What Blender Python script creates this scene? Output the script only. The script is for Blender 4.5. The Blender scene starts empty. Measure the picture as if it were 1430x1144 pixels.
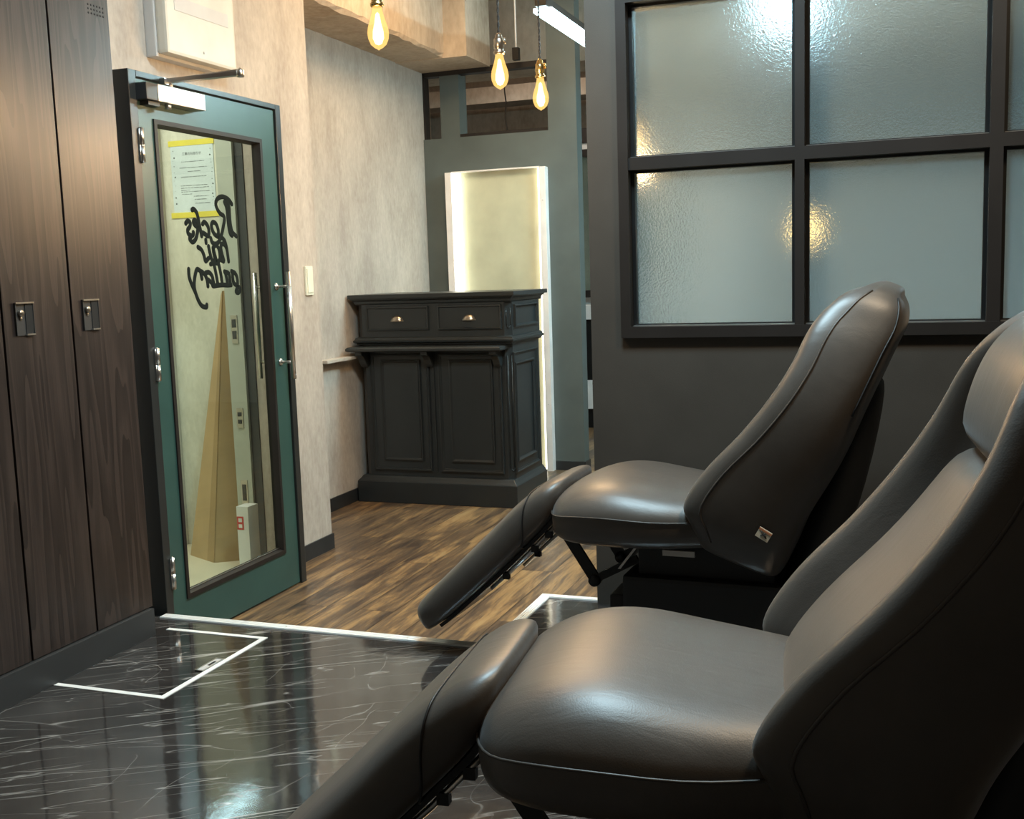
import bpy, bmesh, math, random
from math import sin, cos, pi, radians, sqrt
from mathutils import Vector, Matrix
random.seed(7)
SC = bpy.context.scene
COL = SC.collection

# ------------------------------------------------------------------ materials
def new_mat(name):
    m = bpy.data.materials.new(name); m.use_nodes = True
    nt = m.node_tree
    b = nt.nodes['Principled BSDF']
    return m, nt, b
def N(nt, t, **kw):
    n = nt.nodes.new(t)
    for k, v in kw.items():
        if hasattr(n, k) and k not in n.inputs: setattr(n, k, v)
        else: n.inputs[k].default_value = v
    return n
def ramp(nt, stops):
    r = nt.nodes.new('ShaderNodeValToRGB')
    e = r.color_ramp.elements
    while len(e) < len(stops): e.new(0.5)
    for i, (p, c) in enumerate(stops):
        e[i].position = p; e[i].color = (c[0], c[1], c[2], 1)
    return r
def coords(nt, scale=(1,1,1), rot=(0,0,0), kind='Object'):
    tc = nt.nodes.new('ShaderNodeTexCoord'); mp = nt.nodes.new('ShaderNodeMapping')
    mp.inputs['Scale'].default_value = scale; mp.inputs['Rotation'].default_value = rot
    nt.links.new(tc.outputs[kind], mp.inputs['Vector'])
    return mp
def plain(name, c, rough=.5, metal=0., bump=0., bscale=200., spec=.5, coat=0.):
    m, nt, b = new_mat(name)
    b.inputs['Metallic'].default_value = metal
    b.inputs['Specular IOR Level'].default_value = spec
    b.inputs['Coat Weight'].default_value = coat
    mp = coords(nt)
    n = N(nt, 'ShaderNodeTexNoise', Scale=6.0, Detail=4.0)
    nt.links.new(mp.outputs[0], n.inputs['Vector'])
    r = ramp(nt, [(.3, [x*.9 for x in c]), (.7, [min(1, x*1.08) for x in c])])
    nt.links.new(n.outputs['Fac'], r.inputs[0]); nt.links.new(r.outputs[0], b.inputs['Base Color'])
    rr = N(nt, 'ShaderNodeMapRange'); rr.inputs['To Min'].default_value = rough*.9; rr.inputs['To Max'].default_value = min(1, rough*1.1)
    nt.links.new(n.outputs['Fac'], rr.inputs['Value']); nt.links.new(rr.outputs[0], b.inputs['Roughness'])
    if bump > 0:
        n2 = N(nt, 'ShaderNodeTexNoise', Scale=bscale, Detail=3.0)
        nt.links.new(mp.outputs[0], n2.inputs['Vector'])
        bp = N(nt, 'ShaderNodeBump', Strength=bump, Distance=.004)
        nt.links.new(n2.outputs['Fac'], bp.inputs['Height']); nt.links.new(bp.outputs[0], b.inputs['Normal'])
    return m
def emit(name, c, s):
    m, nt, b = new_mat(name)
    b.inputs['Base Color'].default_value = (*c, 1)
    b.inputs['Emission Color'].default_value = (*c, 1)
    b.inputs['Emission Strength'].default_value = s
    return m

def wood_locker():
    m, nt, b = new_mat('dark_oak_veneer')
    mp = coords(nt, (14, 14, .9))
    oi = nt.nodes.new('ShaderNodeObjectInfo')
    add = N(nt, 'ShaderNodeVectorMath', operation='ADD')
    cmb = nt.nodes.new('ShaderNodeCombineXYZ')
    mul = N(nt, 'ShaderNodeMath', operation='MULTIPLY'); mul.inputs[1].default_value = 37.
    nt.links.new(oi.outputs['Random'], mul.inputs[0]); nt.links.new(mul.outputs[0], cmb.inputs[2]); nt.links.new(mul.outputs[0], cmb.inputs[1])
    nt.links.new(mp.outputs[0], add.inputs[0]); nt.links.new(cmb.outputs[0], add.inputs[1])
    n = N(nt, 'ShaderNodeTexNoise', Scale=.55, Detail=2.0)
    nt.links.new(add.outputs[0], n.inputs['Vector'])
    k = N(nt, 'ShaderNodeMath', operation='MULTIPLY'); k.inputs[1].default_value = 14.
    fr = N(nt, 'ShaderNodeMath', operation='FRACT')
    nt.links.new(n.outputs['Fac'], k.inputs[0]); nt.links.new(k.outputs[0], fr.inputs[0])
    n2 = N(nt, 'ShaderNodeTexNoise', Scale=1.0, Detail=6.0, Roughness=.7)
    mp2 = coords(nt, (220, 220, 6)); nt.links.new(mp2.outputs[0], n2.inputs['Vector'])
    mx = N(nt, 'ShaderNodeMix', data_type='FLOAT'); mx.inputs[0].default_value = .62
    nt.links.new(fr.outputs[0], mx.inputs[2]); nt.links.new(n2.outputs['Fac'], mx.inputs[3])
    r = ramp(nt, [(.25, (.013, .0085, .0075)), (.5, (.025, .0165, .014)), (.68, (.043, .029, .024)), (.9, (.024, .016, .0135))])
    nt.links.new(mx.outputs[0], r.inputs[0]); nt.links.new(r.outputs[0], b.inputs['Base Color'])
    b.inputs['Roughness'].default_value = .36; b.inputs['Specular IOR Level'].default_value = .6
    bp = N(nt, 'ShaderNodeBump', Strength=.12, Distance=.001)
    nt.links.new(mx.outputs[0], bp.inputs['Height']); nt.links.new(bp.outputs[0], b.inputs['Normal'])
    return m

def marble():
    m, nt, b = new_mat('black_marble')
    mp = coords(nt)
    cl = N(nt, 'ShaderNodeTexNoise', Scale=3.0, Detail=6.0, Roughness=.65)
    nt.links.new(mp.outputs[0], cl.inputs['Vector'])
    base = ramp(nt, [(.3, (.016, .0145, .014)), (.55, (.030, .027, .026)), (.75, (.060, .055, .052))])
    nt.links.new(cl.outputs['Fac'], base.inputs[0])
    prev = base.outputs[0]
    for (scale, rot, ns, w, amt, thr, seed) in [((.28, 4.6, 1), .62, 1.4, .0024, .75, .50, 0.), ((.4, 7., 1), .54, 1.4, .0022, .55, .47, 7.), ((.35, 5., 1), .46, 1.8, .002, .40, .53, 29.), ((.6, 3.0, 1), .20, 1.9, .0022, .28, .52, 13.), ((1.0, 2.4, 1), 1.5, 1.8, .002, .25, .50, 17.), ((2.2, 14, 1), .60, 1.1, .008, .45, .60, 21.)]:
        mv = coords(nt, (1/scale[0], 1/scale[1], 1), (0, 0, rot)); mv.vector_type = 'TEXTURE'; mv.inputs['Location'].default_value = (seed, seed*.7, 0)
        n = N(nt, 'ShaderNodeTexNoise', Scale=ns, Detail=2.5, Roughness=.4, Distortion=.08)
        nt.links.new(mv.outputs[0], n.inputs['Vector'])
        d = N(nt, 'ShaderNodeMath', operation='SUBTRACT'); d.inputs[1].default_value = thr
        a = N(nt, 'ShaderNodeMath', operation='ABSOLUTE')
        nt.links.new(n.outputs['Fac'], d.inputs[0]); nt.links.new(d.outputs[0], a.inputs[0])
        r = ramp(nt, [(0., (1, 1, 1)), (w, (.35, .35, .35)), (w*2.4, (0, 0, 0))])
        nt.links.new(a.outputs[0], r.inputs[0])
        br = N(nt, 'ShaderNodeTexNoise', Scale=4.0, Detail=3.0); nt.links.new(mv.outputs[0], br.inputs['Vector'])
        brr = ramp(nt, [(.42, (0, 0, 0)), (.60, (1, 1, 1))]); nt.links.new(br.outputs['Fac'], brr.inputs[0])
        f = N(nt, 'ShaderNodeMath', operation='MULTIPLY'); nt.links.new(r.outputs[0], f.inputs[0]); nt.links.new(brr.outputs[0], f.inputs[1])
        f2 = N(nt, 'ShaderNodeMath', operation='MULTIPLY'); f2.inputs[1].default_value = amt*.85; nt.links.new(f.outputs[0], f2.inputs[0])
        mx = N(nt, 'ShaderNodeMix', data_type='RGBA'); mx.inputs[7].default_value = (.55, .53, .50, 1)
        nt.links.new(f2.outputs[0], mx.inputs[0]); nt.links.new(prev, mx.inputs[6]); prev = mx.outputs[2]
    nt.links.new(prev, b.inputs['Base Color'])
    b.inputs['Roughness'].default_value = .075; b.inputs['IOR'].default_value = 1.9
    n3 = N(nt, 'ShaderNodeTexNoise', Scale=14.0, Detail=2.0); nt.links.new(mp.outputs[0], n3.inputs['Vector'])
    bp = N(nt, 'ShaderNodeBump', Strength=.08, Distance=.004); nt.links.new(n3.outputs['Fac'], bp.inputs['Height']); nt.links.new(bp.outputs[0], b.inputs['Normal'])
    return m

def plank_floor():
    m, nt, b = new_mat('distressed_oak_planks')
    mp = coords(nt, (1, 1, 1), (0, 0, pi/2))
    br = N(nt, 'ShaderNodeTexBrick', Scale=1.0); br.offset = .37
    br.inputs['Color1'].default_value = (.25, .25, .25, 1); br.inputs['Color2'].default_value = (.8, .8, .8, 1); br.inputs['Mortar'].default_value = (.0, .0, .0, 1)
    br.inputs['Mortar Size'].default_value = .0016; br.inputs['Brick Width'].default_value = 1.1; br.inputs['Row Height'].default_value = .145
    br.inputs['Bias'].default_value = 0.
    nt.links.new(mp.outputs[0], br.inputs['Vector'])
    mp2 = coords(nt, (11, 1.3, 1)); mp3 = coords(nt, (60, 3, 1))
    # shift the grain per plank
    sh = N(nt, 'ShaderNodeVectorMath', operation='MULTIPLY_ADD'); sh.inputs[1].default_value = (9, 9, 9)
    nt.links.new(br.outputs['Color'], sh.inputs[0]); nt.links.new(mp2.outputs[0], sh.inputs[2])
    n1 = N(nt, 'ShaderNodeTexNoise', Scale=1.4, Detail=7.0, Roughness=.68, Distortion=.6); nt.links.new(sh.outputs[0], n1.inputs['Vector'])
    n2 = N(nt, 'ShaderNodeTexNoise', Scale=1.5, Detail=6.0, Roughness=.7); nt.links.new(mp3.outputs[0], n2.inputs['Vector'])
    s1 = N(nt, 'ShaderNodeMath', operation='MULTIPLY_ADD'); s1.inputs[1].default_value = .16
    sep = nt.nodes.new('ShaderNodeSeparateColor'); nt.links.new(br.outputs['Color'], sep.inputs[0])
    nt.links.new(sep.outputs[0], s1.inputs[0]); nt.links.new(n1.outputs['Fac'], s1.inputs[2])
    s2 = N(nt, 'ShaderNodeMath', operation='MULTIPLY_ADD'); s2.inputs[1].default_value = .42
    nt.links.new(n2.outputs['Fac'], s2.inputs[0]); nt.links.new(s1.outputs[0], s2.inputs[2])
    r = ramp(nt, [(.50, (.018, .013, .011)), (.66, (.050, .035, .026)), (.80, (.125, .080, .046)), (.92, (.27, .165, .075)), (1., (.32, .21, .10))])
    nt.links.new(s2.outputs[0], r.inputs[0])
    mx = N(nt, 'ShaderNodeMix', data_type='RGBA'); mx.inputs[7].default_value = (.01, .007, .005, 1)
    nt.links.new(br.outputs['Fac'], mx.inputs[0]); nt.links.new(r.outputs[0], mx.inputs[6])
    nt.links.new(mx.outputs[2], b.inputs['Base Color'])
    rr = N(nt, 'ShaderNodeMapRange'); rr.inputs['To Min'].default_value = .38; rr.inputs['To Max'].default_value = .24
    nt.links.new(n1.outputs['Fac'], rr.inputs['Value']); nt.links.new(rr.outputs[0], b.inputs['Roughness'])
    bp = N(nt, 'ShaderNodeBump', Strength=.15, Distance=.002); nt.links.new(s2.outputs[0], bp.inputs['Height']); nt.links.new(bp.outputs[0], b.inputs['Normal'])
    return m

def mottled(name, c0, c1, scale=5., rough=.75, streak=(1, 1, .45), bump=.15):
    m, nt, b = new_mat(name)
    mp = coords(nt, streak)
    n = N(nt, 'ShaderNodeTexNoise', Scale=scale, Detail=9.0, Roughness=.72); nt.links.new(mp.outputs[0], n.inputs['Vector'])
    n2 = N(nt, 'ShaderNodeTexNoise', Scale=scale*14, Detail=3.0); nt.links.new(mp.outputs[0], n2.inputs['Vector'])
    a = N(nt, 'ShaderNodeMath', operation='MULTIPLY_ADD'); a.inputs[1].default_value = .35
    nt.links.new(n2.outputs['Fac'], a.inputs[0]); nt.links.new(n.outputs['Fac'], a.inputs[2])
    r = ramp(nt, [(.5, c0), (.85, c1)]); nt.links.new(a.outputs[0], r.inputs[0]); nt.links.new(r.outputs[0], b.inputs['Base Color'])
    b.inputs['Roughness'].default_value = rough; b.inputs['Specular IOR Level'].default_value = .3
    bp = N(nt, 'ShaderNodeBump', Strength=bump, Distance=.003); nt.links.new(a.outputs[0], bp.inputs['Height']); nt.links.new(bp.outputs[0], b.inputs['Normal'])
    return m

def leather():
    m, nt, b = new_mat('black_leather')
    mp = coords(nt)
    n = N(nt, 'ShaderNodeTexNoise', Scale=3.5, Detail=5.0, Roughness=.6); nt.links.new(mp.outputs[0], n.inputs['Vector'])
    r = ramp(nt, [(.35, (.050, .042, .035)), (.7, (.074, .062, .052))]); nt.links.new(n.outputs['Fac'], r.inputs[0]); nt.links.new(r.outputs[0], b.inputs['Base Color'])
    rr = N(nt, 'ShaderNodeMapRange'); rr.inputs['To Min'].default_value = .36; rr.inputs['To Max'].default_value = .50
    nt.links.new(n.outputs['Fac'], rr.inputs['Value']); nt.links.new(rr.outputs[0], b.inputs['Roughness'])
    b.inputs['Specular IOR Level'].default_value = .62
    b.inputs['Sheen Weight'].default_value = .10; b.inputs['Sheen Roughness'].default_value = .45
    mp2 = coords(nt, (9, 26, 9)); w = N(nt, 'ShaderNodeTexNoise', Scale=1.0, Detail=4.0, Distortion=.8); nt.links.new(mp2.outputs[0], w.inputs['Vector'])
    v = N(nt, 'ShaderNodeTexVoronoi', Scale=420.0); nt.links.new(mp.outputs[0], v.inputs['Vector'])
    a = N(nt, 'ShaderNodeMath', operation='MULTIPLY_ADD'); a.inputs[1].default_value = .10
    nt.links.new(v.outputs['Distance'], a.inputs[0]); nt.links.new(w.outputs['Fac'], a.inputs[2])
    bp = N(nt, 'ShaderNodeBump', Strength=.16, Distance=.006); nt.links.new(a.outputs[0], bp.inputs['Height']); nt.links.new(bp.outputs[0], b.inputs['Normal'])
    return m

def glass(name, rough, c=(1, 1, 1), bump=0., bscale=400., ior=1.45):
    m, nt, b = new_mat(name)
    b.inputs['Base Color'].default_value = (*c, 1); b.inputs['Transmission Weight'].default_value = 1.
    b.inputs['Roughness'].default_value = rough; b.inputs['IOR'].default_value = ior
    if bump:
        mp = coords(nt); n = N(nt, 'ShaderNodeTexNoise', Scale=bscale, Detail=3.0); nt.links.new(mp.outputs[0], n.inputs['Vector'])
        bp = N(nt, 'ShaderNodeBump', Strength=bump, Distance=.003); nt.links.new(n.outputs['Fac'], bp.inputs['Height']); nt.links.new(bp.outputs[0], b.inputs['Normal'])
    return m
def clear_glass():
    # thin pane: straight-through glass with a Fresnel reflection
    m, nt, b = new_mat('clear_glass')
    out = nt.nodes['Material Output']
    tr = nt.nodes.new('ShaderNodeBsdfTransparent'); tr.inputs[0].default_value = (.88, .93, .90, 1)
    gl = nt.nodes.new('ShaderNodeBsdfGlossy'); gl.inputs['Roughness'].default_value = .01
    lw = nt.nodes.new('ShaderNodeLayerWeight'); lw.inputs['Blend'].default_value = .5
    pw = N(nt, 'ShaderNodeMath', operation='POWER'); pw.inputs[1].default_value = 4.5
    ma = N(nt, 'ShaderNodeMath', operation='MULTIPLY_ADD'); ma.inputs[1].default_value = .9; ma.inputs[2].default_value = .04
    mx = nt.nodes.new('ShaderNodeMixShader')
    nt.links.new(lw.outputs['Facing'], pw.inputs[0]); nt.links.new(pw.outputs[0], ma.inputs[0]); nt.links.new(ma.outputs[0], mx.inputs[0]); nt.links.new(tr.outputs[0], mx.inputs[1]); nt.links.new(gl.outputs[0], mx.inputs[2])
    nt.links.new(mx.outputs[0], out.inputs['Surface'])
    return m
def frosted():
    # translucent privacy glass: part diffused light, part blurred refraction
    m, nt, b = new_mat('frosted_glass')
    out = nt.nodes['Material Output']
    b.inputs['Base Color'].default_value = (.84, .94, 1., 1); b.inputs['Transmission Weight'].default_value = 1.
    b.inputs['Roughness'].default_value = .18; b.inputs['IOR'].default_value = 1.3
    mp = coords(nt); n = N(nt, 'ShaderNodeTexNoise', Scale=170.0, Detail=3.0); nt.links.new(mp.outputs[0], n.inputs['Vector'])
    bp = N(nt, 'ShaderNodeBump', Strength=.35, Distance=.004); nt.links.new(n.outputs['Fac'], bp.inputs['Height']); nt.links.new(bp.outputs[0], b.inputs['Normal'])
    tl = nt.nodes.new('ShaderNodeBsdfTranslucent'); tl.inputs[0].default_value = (.44, .55, .60, 1)
    nt.links.new(bp.outputs[0], tl.inputs['Normal'])
    mx = nt.nodes.new('ShaderNodeMixShader'); mx.inputs[0].default_value = .22
    nt.links.new(b.outputs[0], mx.inputs[1]); nt.links.new(tl.outputs[0], mx.inputs[2]); nt.links.new(mx.outputs[0], out.inputs['Surface'])
    return m

M = dict(
    locker=wood_locker(), marble=marble(), planks=plank_floor(),
    wallpaper=mottled('grey_beige_wallpaper', (.34, .30, .26), (.50, .455, .40), 4.5),
    corridor=mottled('corridor_wallpaper', (.58, .58, .49), (.76, .76, .66), 6.),
    concrete=mottled('bare_concrete', (.36, .29, .22), (.58, .50, .41), 2.2, .85, (1, 1, .5), .5),
    leather=leather(), leather_dark=plain('black_vinyl', (.008, .008, .008), .6),
    thread=plain('seam_thread', (.006, .005, .005), .5), piping=plain('leather_piping', (.05, .042, .036), .45),
    charcoal=plain('charcoal_plinth', (.030, .031, .032), .42),
    plate=plain('lock_plate_grey', (.055, .055, .055), .4, .4), hole=plain('dark_recess', (.004, .004, .004), .8),
    steel=plain('brushed_steel', (.62, .61, .59), .28, 1.), alu=plain('satin_aluminium', (.50, .50, .50), .36, 1.),
    nickel=plain('aged_nickel', (.42, .37, .31), .3, 1.), brass=plain('brass', (.70, .47, .18), .25, 1.),
    strip=plain('white_aluminium_strip', (.80, .82, .82), .35, .1), tape=plain('white_floor_line', (.80, .81, .80), .4),
    green=plain('dark_green_paint', (.030, .075, .066), .33, 0, .05, 300), frame=plain('black_brown_frame', (.015, .012, .0105), .5, spec=.35),
    door_frame=plain('door_frame_paint', (.020, .022, .022), .33),
    cream=plain('cream_plastic', (.56, .53, .46), .4), grey_label=plain('grey_label_strip', (.50, .49, .48), .5),
    switch=plain('ivory_switch', (.72, .74, .62), .4),
    paper=plain('pale_blue_paper', (.66, .76, .80), .7), yellow=plain('yellow_masking_tape', (.80, .70, .10), .6), ink=plain('black_ink', (.015, .016, .018), .5), ink2=plain('grey_ink', (.22, .25, .27), .7),
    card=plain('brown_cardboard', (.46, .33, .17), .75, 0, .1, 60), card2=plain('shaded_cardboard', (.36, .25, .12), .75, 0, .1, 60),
    cfloor=plain('cream_vinyl_floor', (.66, .60, .45), .4), doorgrey=plain('grey_green_steel_door', (.48, .52, .46), .45), darkgrey=plain('dark_grey_steel', (.045, .05, .055), .45),
    whitebox=plain('white_carton', (.78, .78, .74), .6), red=plain('red_print', (.60, .06, .05), .6),
    vinyl=plain('black_vinyl_lettering', (.010, .014, .013), .85, spec=.08),
    black_paint=plain('charcoal_black_paint', (.017, .021, .023), .36, 0, .04, 250),
    teal=plain('grey_teal_wall', (.088, .108, .105), .5, 0, .04, 300), darkwall=plain('dark_umber_wall', (.043, .037, .030), .6, 0, .08, 350),
    baseb=plain('black_baseboard', (.022, .024, .026), .4),
    blackmetal=plain('black_metal', (.012, .012, .012), .4, .3), white=plain('white_frame', (.82, .79, .77), .45),
    acrylic=plain('cream_panel', (.50, .50, .36), .5), 
    salonwall=plain('salon_plaster', (.55, .55, .53), .8), mirror=plain('mirror_glass', (.62, .80, .74), .08, .9), cord=plain('twisted_black_cord', (.02, .017, .015), .6),
    patch=plain('cream_patch', (.62, .55, .42), .6), patch_red=plain('orange_patch_band', (.50, .20, .09), .6),
    bulbglass=clear_glass(), clear=clear_glass(), frosted=frosted(),
    tile=plain('dark_base_vinyl', (.010, .010, .010), .55),
)
M['filament'] = emit('warm_filament', (1., .70, .32), 5.)
def bulb_mat():
    m, nt, b = new_mat('glowing_bulb_glass'); out = nt.nodes['Material Output']
    e = nt.nodes.new('ShaderNodeEmission'); e.inputs[0].default_value = (1., .56, .16, 1); e.inputs[1].default_value = 1.5
    t = nt.nodes.new('ShaderNodeBsdfTransparent'); mx = nt.nodes.new('ShaderNodeMixShader'); mx.inputs[0].default_value = .5
    nt.links.new(t.outputs[0], mx.inputs[1]); nt.links.new(e.outputs[0], mx.inputs[2]); nt.links.new(mx.outputs[0], out.inputs['Surface']); return m
M['bulbshell'] = bulb_mat()
M['bulbglow'] = emit('warm_bulb_glow', (1., .62, .20), 7.)
M['led'] = emit('cool_led', (.62, .92, 1.), 9.)
M['led_strong'] = emit('strong_cool_led', (.60, .92, 1.), 230.)
M['ledwarm'] = emit('neutral_led', (1., .97, .82), 3.6)

# ------------------------------------------------------------------ mesh builder
class MB:
    def __init__(self): self.v = []; self.f = []; self.smooth = []
    def add(self, vs, fs, smooth=False):
        o = len(self.v); self.v += [tuple(p) for p in vs]
        for f in fs: self.f.append([i+o for i in f]); self.smooth.append(smooth)
        return self
    def box(self, x0, x1, y0, y1, z0, z1, bev=0.):
        x0, x1 = min(x0, x1), max(x0, x1); y0, y1 = min(y0, y1), max(y0, y1); z0, z1 = min(z0, z1), max(z0, z1)
        bm = bmesh.new(); bmesh.ops.create_cube(bm, size=1)
        for v in bm.verts: v.co = Vector(((x0+x1)/2+v.co.x*(x1-x0), (y0+y1)/2+v.co.y*(y1-y0), (z0+z1)/2+v.co.z*(z1-z0)))
        if bev: bmesh.ops.bevel(bm, geom=bm.edges[:], offset=bev, segments=2, affect='EDGES', profile=.7)
        bm.verts.index_update(); vs = [v.co[:] for v in bm.verts]; fs = [[v.index for v in f.verts] for f in bm.faces]; bm.free()
        return self.add(vs, fs)
    def tube(self, pts, r, n=10, cap=True, smooth=True):
        pts = [Vector(p) for p in pts]; rs = r if isinstance(r, (list, tuple)) else [r]*len(pts)
        rings = []; up = None
        for i, p in enumerate(pts):
            t = (pts[min(i+1, len(pts)-1)]-pts[max(i-1, 0)]).normalized()
            if up is None:
                a = Vector((0, 0, 1)) if abs(t.z) < .9 else Vector((1, 0, 0)); up = (a-t*a.dot(t)).normalized()
            else:
                up = up-t*up.dot(t)
                up = up.normalized() if up.length > 1e-6 else t.orthogonal().normalized()
            s = t.cross(up)
            rings.append([p+(up*cos(2*pi*k/n)+s*sin(2*pi*k/n))*rs[i] for k in range(n)])
        return self.loft(rings, cap, smooth)
    def loft(self, rings, cap=True, smooth=True):
        n = len(rings[0]); vs = [p for r in rings for p in r]; fs = []
        for i in range(len(rings)-1):
            for k in range(n): fs.append([i*n+k, i*n+(k+1) % n, (i+1)*n+(k+1) % n, (i+1)*n+k])
        if cap: fs.append(list(range(n))[::-1]); fs.append([(len(rings)-1)*n+k for k in range(n)])
        return self.add(vs, fs, smooth)
    def lathe(self, prof, c, n=20, axis='z', smooth=True):
        rings = []
        for (r, h) in prof:
            ring = []
            for k in range(n):
                a = 2*pi*k/n
                p = (r*cos(a), r*sin(a), h)
                if axis == 'x': p = (h, r*cos(a), r*sin(a))
                if axis == 'y': p = (r*sin(a), h, r*cos(a))
                ring.append((c[0]+p[0], c[1]+p[1], c[2]+p[2]))
            rings.append(ring)
        return self.loft(rings, True, smooth)
    def prism(self, poly, axis, a, b):
        def P(u, v, w): return {'x': (w, u, v), 'y': (u, w, v), 'z': (u, v, w)}[axis]
        n = len(poly); vs = [P(u, v, a) for u, v in poly]+[P(u, v, b) for u, v in poly]
        fs = [list(range(n))[::-1], [n+i for i in range(n)]]+[[i, (i+1) % n, n+(i+1) % n, n+i] for i in range(n)]
        return self.add(vs, fs)
    def molding(self, u0, u1, v0, v1, prof, axis, base, sgn):
        # mitred picture-frame moulding; prof = [(inset, height)...]; lies on plane axis=base and rises by sgn*height
        rings = []
        for ins, h in prof:
            q = [(u0+ins, v0+ins), (u1-ins, v0+ins), (u1-ins, v1-ins), (u0+ins, v1-ins)]
            w = base+sgn*h
            rings.append([{'x': (w, a, b), 'y': (a, w, b), 'z': (a, b, w)}[axis] for a, b in q])
        return self.loft(rings, False, False)
    def build(self, name, mat, parent=None, sub=0, bev=0.):
        off = Vector((0, 0, 0)); q = parent
        while q: off += q.location; q = q.parent
        me = bpy.data.meshes.new(name)
        me.from_pydata([(p[0]-off.x, p[1]-off.y, p[2]-off.z) for p in self.v], [], self.f)
        for p, s in zip(me.polygons, self.smooth): p.use_smooth = s or sub > 0
        bm = bmesh.new(); bm.from_mesh(me); bmesh.ops.recalc_face_normals(bm, faces=bm.faces[:]); bm.to_mesh(me); bm.free()
        me.materials.append(mat)
        o = bpy.data.objects.new(name, me); COL.objects.link(o)
        if parent: o.parent = parent
        if sub:
            md = o.modifiers.new('sub', 'SUBSURF'); md.levels = sub; md.render_levels = sub
        if bev:
            md = o.modifiers.new('bev', 'BEVEL'); md.width = bev; md.segments = 2; md.limit_method = 'ANGLE'
        return o
def tag(o, label=None, cat=None, group=None, kind=None):
    if label: o['label'] = label
    if cat: o['category'] = cat
    if group: o['group'] = group
    if kind: o['kind'] = kind
    return o
def thing(name, label, cat, loc, group=None, kind=None):
    o = bpy.data.objects.new(name, None); COL.objects.link(o); o.location = loc; o.empty_display_size = .1
    return tag(o, label, cat, group, kind)
def copy_tree(o, parent=None):
    c = o.copy(); COL.objects.link(c); c.parent = parent
    for ch in list(o.children): copy_tree(ch, c)
    return c
def cat_rom(pts, n):
    P = [Vector(p) for p in pts]; out = []
    for i in range(n):
        t = i/(n-1)*(len(P)-1); k = min(int(t), len(P)-2); f = t-k
        p0, p1, p2, p3 = P[max(k-1, 0)], P[k], P[k+1], P[min(k+2, len(P)-1)]
        out.append(.5*((2*p1)+(p2-p0)*f+(2*p0-5*p1+4*p2-p3)*f*f+(3*p1-p0-3*p2+p3)*f**3))
    return out
WZ = -.145     # wood floor level; the marble platform top is z = 0
# ------------------------------------------------------------------ setting
def S(name, mb, mat, label, cat, **k): return tag(mb.build(name, mat, None, **k), label, cat, kind='structure')
S('floor', MB().box(-4.4, 3.3, -2.2, 10.2, WZ-.12, WZ), M['planks'], 'distressed brown oak plank floor of the reception area', 'floor')
S('floor', MB().box(-2.63, -1.225, -2.2, 3.045, WZ+.002, 0).box(-1.225, 2.4, -2.2, 3.60, WZ+.002, 0), M['marble'], 'raised glossy black marble floor with white veins', 'floor')
S('floor', MB().box(-4.2, -2.76, 2.4, 4.45, WZ+.001, WZ+.006), M['cfloor'], 'cream vinyl floor of the corridor behind the glass door', 'floor')
# metal nosing along the platform edge
def nosing(x0, x1, y0, y1, along):
    m = MB().box(x0, x1, y0, y1, -.03, .003)
    for k in range(4):
        a = (k+.12)/4; b = (k+.84)/4
        if along == 'x': m.box(x0, x1, y0+(y1-y0)*a, y0+(y1-y0)*b, .002, .0055)
        else: m.box(x0+(x1-x0)*a, x0+(x1-x0)*b, y0, y1, .002, .0055)
    return m
def screws(o, pts):
    for p in pts: MB().lathe([(.0001, .0062), (.004, .0062), (.004, .005)], p, 10).build('screw', M['steel'], o)
t = S('trim_1', nosing(-2.45, -1.19, 3.026, 3.064, 'x'), M['strip'], 'white ridged nosing along the front edge of the marble platform', 'floor trim')
screws(t, [(-1.95, 3.045, 0), (-1.5, 3.045, 0)])
t = S('trim_2', nosing(-1.232, -1.196, 3.064, 3.582, 'y'), M['strip'], 'white ridged nosing running away from camera at the platform inner corner', 'floor trim')
screws(t, [(-1.214, 3.12, 0), (-1.214, 3.35, 0)])
t = S('trim_3', nosing(-1.232, -1.012, 3.582, 3.612, 'x'), M['strip'], 'short white ridged nosing meeting the dark window wall', 'floor trim')
screws(t, [(-1.16, 3.597, 0), (-1.04, 3.597, 0)])

# left wall: door wall, return, recessed far wall
w = MB().box(-2.73, -2.63, -2.2, 3.075, WZ, 3.1).box(-2.67, -2.63, 4.20, 4.556, WZ, 3.1).box(-2.67, -2.63, 3.075, 4.20, 1.885, 3.1).prism([(-2.545, 4.0), (-2.545, 4.012), (-2.63, 4.20), (-2.642, 4.20)], 'z', WZ, 1.885).prism([(-2.545, 3.08), (-2.545, 4.0), (-2.64, 4.20), (-2.64, 3.08)], 'z', 1.872, 1.888)
w.box(-3.155, -2.73, 4.456, 4.556, WZ, 3.1).box(-3.155, -3.055, 4.556, 6.90, WZ, 2.51)
S('wall_left', w, M['wallpaper'], 'grey beige wallpapered wall around the glass door and beyond it', 'wall')
S('wall_corridor', MB().box(-4.3, -2.735, 4.446, 4.455, WZ, 2.7).box(-4.3, -4.2, 2.4, 4.446, WZ, 2.7).box(-4.3, -2.735, 2.3, 2.4, WZ, 2.7), M['corridor'], 'pale cream wallpapered corridor wall seen through the door glass', 'wall')
S('trim_4', MB().box(-3.43, -3.385, 4.395, 4.446, WZ, 2.3), M['cream'], 'pale upright trim at the left edge of the corridor view', 'trim')
S('baseboard_left', MB().box(-2.63, -2.622, 4.19, 4.564, WZ, WZ+.075).box(-3.055, -2.63, 4.556, 4.564, WZ, WZ+.075).box(-3.055, -3.047, 4.564, 6.775, WZ, WZ+.075), M['baseb'], 'dark grey baseboard under the wallpapered wall', 'baseboard')
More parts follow.
